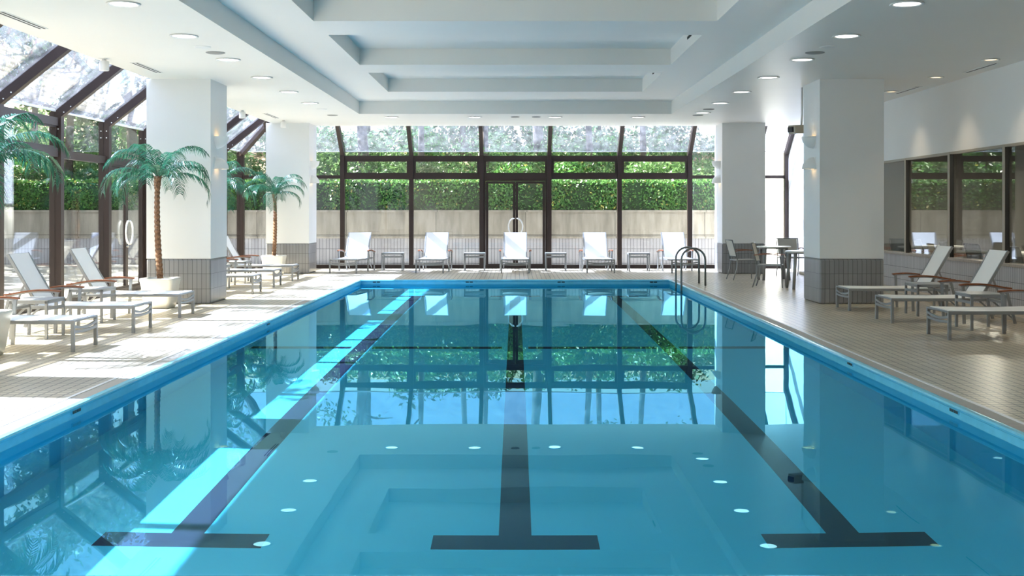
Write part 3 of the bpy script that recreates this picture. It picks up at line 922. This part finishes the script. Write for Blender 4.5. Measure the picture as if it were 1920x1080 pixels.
for s_, x, y, wh in ((-1, 4.98, 19.25, 'near right pillar'), (1, -4.98, 19.25, 'near left pillar'), (-1, 5.05, 28.5, 'far right pillar'), (1, -5.03, 28.5, 'far left pillar')):
    sconce(x, y, 2.76, s_, True, 'upper white bowl light opening upward on the '+wh)
    sconce(x, y, 2.22, s_, False, 'lower white dome light opening downward on the '+wh)

# ------------------------------------------------------------------ ceiling fittings
def make_down(lens, warm=False, R=.15):
    r = empty('ceiling_downlight')
    MB().lathe([(R, .0), (R+.025, -.004), (R+.027, -.012), (R+.01, -.016), (R-.012, -.010), (R-.016, .0)], n=32).build('trim_ring', 'trim', r, smooth=True)
    MB().disc((0, 0, -.004), R-.01, 32).build('lens', lens, r)
    return r
dn, du = make_down('lamp'), [False]
wp, wu = make_down('lamp_warm', R=.10), [False]
YS = [9.9, 12.05, 14.25, 16.45, 18.63, 20.85, 23.0, 25.2]
ordn = ['cut by the top of the picture', 'at the top edge of the picture', 'nearest fully seen', 'second', 'third', 'fourth', 'fifth', 'farthest']
for s_, sd in ((-1, 'left'), (1, 'right')):
    for i, y in enumerate(YS):
        if sd == 'left' and i == 7: continue
        o = place(dn, du, (s_*4.09, y, ZC), 0); tag(o, 'round white downlight of the %s ceiling row, %s' % (sd, ordn[i]), 'ceiling light', 'downlights of the %s row' % sd)
for x, wh in ((-2.83, 'left of the three'), (-.93, 'middle left'), (.91, 'middle right'), (2.8, 'right of the row')):
    o = place(dn, du, (x, 26.4, ZC), 0); tag(o, 'small looking round downlight over the far end, '+wh, 'ceiling light', 'downlights of the far row')
for y, wh in ((16.45, 'nearest, beside the slot vent'), (18.6, 'middle'), (20.8, 'farthest, beside the pillar'), (12, 'out of view'), (14.2, 'just out of view')):
    o = place(wp, wu, (6.78, y, ZC), 0); tag(o, 'small warm yellow downlight along the right wall, '+wh, 'ceiling light', 'warm downlights by the right wall')
for o in [o for o in COL.objects if o.name.startswith('ceiling_downlight') and abs(o.location.x-6.78) < .01]:
    ll = bpy.data.lights.new('warm_downlight_light', 'SPOT'); ll.energy = 28; ll.color = (1, .78, .52); ll.spot_size = 1.6; ll.spot_blend = 1.0; ll.shadow_soft_size = .09
    lo = bpy.data.objects.new('warm_downlight_light', ll); COL.objects.link(lo); lo.parent = o; lo.location = (0, 0, -.03)
def disc_fit(x, y, R, mat, name, label, cat):
    r = MB().lathe([(0, -.014), (R*.8, -.014), (R, -.006), (R, 0)], n=28).build(name, mat, smooth=False, loc=(x, y, ZC)); tag(r, label, cat, 'round ceiling fittings')
for s_, sd in ((-1, 'left'), (1, 'right')):
    disc_fit(s_*4.09, 15.75, .13, 'gap_grey', 'ceiling_speaker', 'round dark speaker grille beside the %s downlight row, nearer' % sd, 'speaker')
    disc_fit(s_*4.12, 15.2, .11, 'trim', 'ceiling_sprinkler_plate', 'round white cover plate beside the %s downlight row' % sd, 'cover plate')
    disc_fit(s_*4.09, 24.4, .12, 'gap_grey' if s_ > 0 else 'trim', 'ceiling_speaker', 'round grille near the far end of the %s downlight row' % sd, 'speaker')
    disc_fit(s_*4.1, 25.9, .12, 'gap_grey', 'ceiling_speaker', 'round grey grille at the far %s corner of the ceiling' % sd, 'speaker')
disc_fit(0.0, 26.35, .1, 'gap_grey', 'ceiling_speaker', 'grey grille in the middle of the far ceiling row', 'speaker')
disc_fit(.48, 26.35, .1, 'gap_grey', 'ceiling_speaker', 'grey grille right of the middle of the far ceiling row', 'speaker')
def slot(x, y0, y1, double, label):
    r = empty('ceiling_vent', (x, (y0+y1)/2, ZC)); tag(r, label, 'vent', 'slot vents in the ceiling'); h = (y1-y0)/2
    B((-.06, -h, -.006), (.06, h, 0)).build('vent_frame', 'trim', r)
    for dx in ((-.028, .028) if double else (0,)): B((dx-.012, -h+.02, -.0075), (dx+.012, h-.02, -.006)).build('slot', 'gap', r)
slot(-5.6, 12.5, 13.7, True, 'twin black slot vent in the left ceiling, nearest'); slot(-5.55, 16.8, 18.0, True, 'twin black slot vent in front of the near left pillar')
slot(-5.5, 25.4, 26.7, True, 'twin slot vent before the far left pillar')
slot(7.03, 16.85, 18.0, False, 'long black slot vent beside the warm downlights'); slot(7.0, 20.0, 21.2, False, 'slot vent half behind the near right pillar')
def ceiling_spot(x, y, label):
    r = empty('ceiling_spotlight', (x, y, ZC)); tag(r, label, 'spotlight', 'white cylinder spots on the left ceiling edge')
    MB().lathe([(.0, -.03), (.03, -.03), (.03, 0)], n=16).build('stem', 'trim', r, smooth=True)
    MB().lathe([(0, -.17), (.06, -.17), (.068, -.16), (.068, -.035), (.05, -.028), (0, -.028)], n=24).build('housing', 'trim', r, smooth=True)
ceiling_spot(-5.84, 16.4, 'white cylinder spotlight on the ceiling edge over the nearest rafters'); ceiling_spot(-5.84, 24.7, 'white cylinder spotlight past the near left pillar')
ceiling_spot(-5.5, 27.4, 'white cylinder spotlight before the far left pillar')
# camera on the near right pillar's far side
r = empty('security_camera', (4.98, 20.15, 2.92)); tag(r, 'beige boxy security camera on the near right pillar', 'camera')
m = MB(); m.bar((-.17, -.05, .02), (.10, .12, .0+.04), .17, .15); m.build('housing', 'cam_tan', r, bevel=.012)
m = MB(); m.bar((-.205, -.072, .018), (-.165, -.047, .02), .11, .09); m.build('lens_hood', 'black', r, bevel=.005)
m = MB(); m.tube([(.02, .03, .05), (.04, .05, .30), (.04, .05, ZC-2.92)], .018, 8); m.build('bracket', 'trim', r, smooth=True)

# ------------------------------------------------------------------ outside
YW = 33.5
m = MB(); m.box((-40, -20, -.3), (XL-.1, 60, -.02)); m.box((XL-.1, YF+.1, -.3), (20, YW+.4, -.02))
tag(m.build('ground', 'paver'), 'paved courtyard outside the glazing', 'ground', kind='structure')
m = MB(); m.cur = 0; m.box((-24, YW, -.02), (16, YW+.3, .74)); m.cur = 1; m.box((-24, YW-.03, .74), (16, YW+.3, .80)); m.box((-24, YW, .80), (16, YW+.3, 1.50)); m.box((-24, YW-.04, 1.50), (16, YW+.3, 1.56))
tag(m.build('wall_outside', ['out_tile', 'concrete']), 'concrete retaining wall over a pale tiled base outside', 'wall', kind='structure')
m = MB(); m.cur = 0; m.box((-24.3, -10, -.02), (-24, YW, .74)); m.cur = 1; m.box((-24.3, -10, .74), (-23.97, YW, 1.58))
tag(m.build('wall_courtyard', ['out_tile', 'concrete']), 'side retaining wall across the left courtyard', 'wall', kind='structure')
tag(B((XR-.04, YF+.13, -.02), (XR+.2, YW, 5.5)).build('wall_annex', 'out_white'), 'bright white outdoor wall beyond the right corner', 'wall', kind='structure')
# slope
m = MB(); NXs, NYs = 40, 20; vs = []; fs = []
def slope_z(x, y):
    return 1.36+max(0, (y-YW-.5))*.20+.15*math.sin(x*.7)*math.sin(y*.5)
for j in range(NYs+1):
    for i in range(NXs+1):
        x = -40+75*i/NXs; y = YW+.28+32*j/NYs; vs.append((x, y, slope_z(x, y)-(.25 if j == 0 else 0)))
for j in range(NYs):
    for i in range(NXs): a = j*(NXs+1)+i; fs.append((a, a+1, a+NXs+2, a+NXs+1))
m.add(vs, fs)
tag(m.build('ground_slope', 'slope', smooth=True), 'leaf strewn bank rising behind the hedge', 'bank', kind='structure')

def leaf(m, c, size, rr, nrm=None):
    n = Vector((rr.gauss(0, 1), rr.gauss(0, 1), rr.gauss(0, 1)+.5)).normalized() if nrm is None else (Vector(nrm)+Vector((rr.gauss(0, .6), rr.gauss(0, .6), rr.gauss(0, .6)))).normalized()
    a = n.cross(Vector((rr.gauss(0, 1), rr.gauss(0, 1), rr.gauss(0, 1)))).normalized(); b = n.cross(a)
    a = a*size; b = b*size*.5; c = Vector(c)
    m.add([c-a, c-b*.9, c+a, c+b*.9], [(0, 1, 2, 3)])
# hedge
hx0, hx1 = -22, 7.0
rr = random.Random(5); m = MB()
for k in range(30000):
    x = rr.uniform(hx0, hx1); t = rr.random()
    bz = .05*math.sin(x*2.3)+.04*math.sin(x*5.1+1)
    if t < .72: y = YW+.46+rr.gauss(0, .03)+.04*math.sin(x*4); z = rr.uniform(1.57, 2.42+bz); n = (0, -1, .4)
    else: y = rr.uniform(YW+.40, YW+1.1); z = 2.42+bz+rr.gauss(0, .03); n = (0, -.2, 1)
    leaf(m, (x, y, z), rr.uniform(.035, .06), rr, n)
hd = m.build('hedge', 'hedge'); tag(hd, 'long clipped green hedge on top of the retaining wall', 'hedge')
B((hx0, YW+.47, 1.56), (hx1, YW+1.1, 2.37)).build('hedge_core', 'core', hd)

def bush_data(seed, n=1500, mat='bush', size=.05):
    rr = random.Random(seed); m = MB()
    lobes = [(Vector((rr.uniform(-.45, .45), rr.uniform(-.35, .35), rr.uniform(.2, .6))), rr.uniform(.32, .5)) for _ in range(6)]
    for k in range(n):
        c, R = rr.choice(lobes); d = Vector((rr.gauss(0, 1), rr.gauss(0, 1), rr.gauss(0, 1))).normalized()
        leaf(m, c+d*R*rr.uniform(.7, 1.02), rr.uniform(.6, 1.3)*size, rr, d)
    o = m.build('shrub', mat); COL.objects.unlink(o); return o.data
BD = [bush_data(21), bush_data(22), bush_data(23, mat='tree'), bush_data(24, mat='hedge')]
rr = random.Random(9)
rows = [(YW+1.9, 1.15), (YW+2.9, 1.35), (YW+4.6, 1.45), (YW+6.6, 1.6), (YW+9.0, 1.8), (YW+12, 2.2)]
for ri, (y, sc) in enumerate(rows):
    wd = (y)*.50
    x = -wd-3
    while x < (8.0+ri*.6 if True else 0):
        yy = y+rr.uniform(-.5, .5)
        if rr.random() < (.93 if ri < 3 else .85):
            o = bpy.data.objects.new('shrub', rr.choice(BD)); COL.objects.link(o)
            s_ = sc*rr.uniform(.75, 1.2); o.scale = (s_*1.1, s_, s_*rr.uniform(.75, 1.15)); o.rotation_euler = (0, 0, rr.uniform(0, 6.28))
            o.location = (x, yy, slope_z(x, yy)-.12*s_)
            tag(o, 'leafy green shrub growing on the bank behind the hedge', 'shrub', 'shrubs on the bank behind the hedge')
        x += sc*rr.uniform(.75, 1.25)

def crown_data(seed, n, R, H, size=.09, clumps=16):
    rr = random.Random(seed); m = MB()
    cl = [(Vector((rr.uniform(-R, R), rr.uniform(-R, R), rr.uniform(-H, H))), rr.uniform(.35, .75)) for _ in range(clumps)]
    for k in range(n):
        c, q = rr.choice(cl); d = Vector((rr.gauss(0, 1), rr.gauss(0, 1), rr.gauss(0, .7)))
        leaf(m, c+d*q*.55, rr.uniform(.6, 1.3)*size, rr)
    o = m.build('crown', 'tree'); COL.objects.unlink(o); return o.data, cl
CD = [crown_data(31, 2600, 1.7, 1.5), crown_data(32, 2600, 2.1, 1.3), crown_data(33, 1700, 1.9, 1.7)]
def tree(x, y, z, h, k, sc, label, group, r0=.14):
    r = empty('tree', (x, y, z), 0); tag(r, label, 'tree', group)
    rr = random.Random(int(x*100+y*10)); data, cl = CD[k]
    tops = MB(); bx, by = rr.uniform(-.5, .5), rr.uniform(-.4, .4)
    tops.tube([(0, 0, -.3), (bx*.3, by*.3, h*.35), (bx*.6, by*.5, h*.7), (bx, by, h)], [r0, r0*.8, r0*.6, r0*.35], 9)
    tops.build('trunk', 'bark', r, smooth=True)
    br = MB()
    for c, q in cl[:9]:
        t = rr.uniform(.55, .95); s0 = Vector((bx*t*.8, by*t*.8, h*t)); e = Vector((bx, by, h))+c*sc*.9
        mid = s0.lerp(e, .5)+Vector((0, 0, .1)); br.tube([s0, mid, e], [r0*.3, r0*.2, r0*.06], 5)
    br.build('branches', 'bark', r, smooth=True)
    o = bpy.data.objects.new('crown', data); COL.objects.link(o); o.parent = r; o.location = (bx, by, h); o.scale = (sc, sc, sc); o.rotation_euler = (0, 0, rr.uniform(0, 6.28))
gt = 'trees on the bank behind the hedge'; rr = random.Random(14)
WH = ['left of the far doors', 'over the second far lounger', 'above the far doors, left one', 'above the far doors, right one', 'over the fourth far lounger', 'over the fifth far lounger', 'beside the far right pillar', 'behind the far left pillar', 'past the left glazing corner', 'seen through the left doors', 'seen through the left glass beside the near pillar', 'seen through the left glass by the first post', 'at the very left of the bank', 'taller, far back left of the doors', 'taller, far back right of the doors', 'taller, far back behind the left pillar', 'taller, far back by the right pillar']
for i, (x, y, h, k, sc) in enumerate([(-4.8, 37.2, 4.5, 0, 1.0), (-3.2, 39.5, 5.2, 1, 1.0), (-1.0, 38.6, 5.6, 2, .9), (.9, 41.5, 5.5, 0, 1.1), (2.6, 39.2, 5.6, 1, 1.0), (4.6, 41.0, 5.0, 2, 1.1), (6.8, 38.5, 5.0, 0, 1.0),
        (-7.6, 38.2, 4.6, 1, 1.1), (-10.2, 37.0, 4.4, 2, 1.2), (-12.8, 39.0, 4.8, 0, 1.2), (-15.5, 37.2, 5.2, 1, 1.2), (-18.2, 38.5, 5.2, 2, 1.3), (-21, 37, 5.6, 0, 1.4), (-2.1, 45, 6.5, 1, 1.2), (3.3, 46, 6.8, 0, 1.2), (-6, 46, 6.2, 2, 1.3), (8.5, 44, 6.0, 1, 1.2)]):
    tree(x, y, slope_z(x, y), h, k, sc, 'slender leafy tree on the bank, '+WH[i], gt, r0=.13 if i % 3 else .22)
CD.append(crown_data(34, 5200, 2.3, 2.6, size=.13, clumps=30))
gt2 = 'trees around the left courtyard'
for x, y, h, sc in [(-17.5, 9, 5.6, 1.1), (-17.2, 13.5, 5.4, 1.1), (-17.8, 18, 5.8, 1.15), (-17.0, 22.5, 5.2, 1.05), (-17.6, 27, 5.6, 1.1), (-17.2, 31.2, 5.4, 1.1), (-18.5, 36.5, 5.4, 1.2), (-14.6, 37.6, 4.2, 1.0), (-22, 25, 6.2, 1.3), (-22, 16, 6.0, 1.3), (-22.5, 33, 6.2, 1.3)]:
    tree(x, y, -.02 if y < YW else slope_z(x, y), h, 3, sc, 'dense leafy tree shading the left courtyard beyond the glass', gt2, r0=.17)
for x, y, h, k, sc in [(-19.0, 20.5, 14.2, 2, 1.25), (-18.5, 15.5, 14.6, 2, 1.1), (-19.5, 26.5, 13.6, 2, 1.2)]:
    tree(x, y, -.02, h, k, sc, 'tall sparse tree rising above the courtyard trees', 'tall trees of the left courtyard', r0=.2)

# the sun is focused through the water surface onto everything in the basin and over it
for o in COL.objects:
    if o.type == 'MESH' and o is not wat and o.name.split('.')[0] in ('pool_basin', 'lane_line', 'cross_line', 'grab_rail'):
        o.cycles.is_caustics_receiver = True
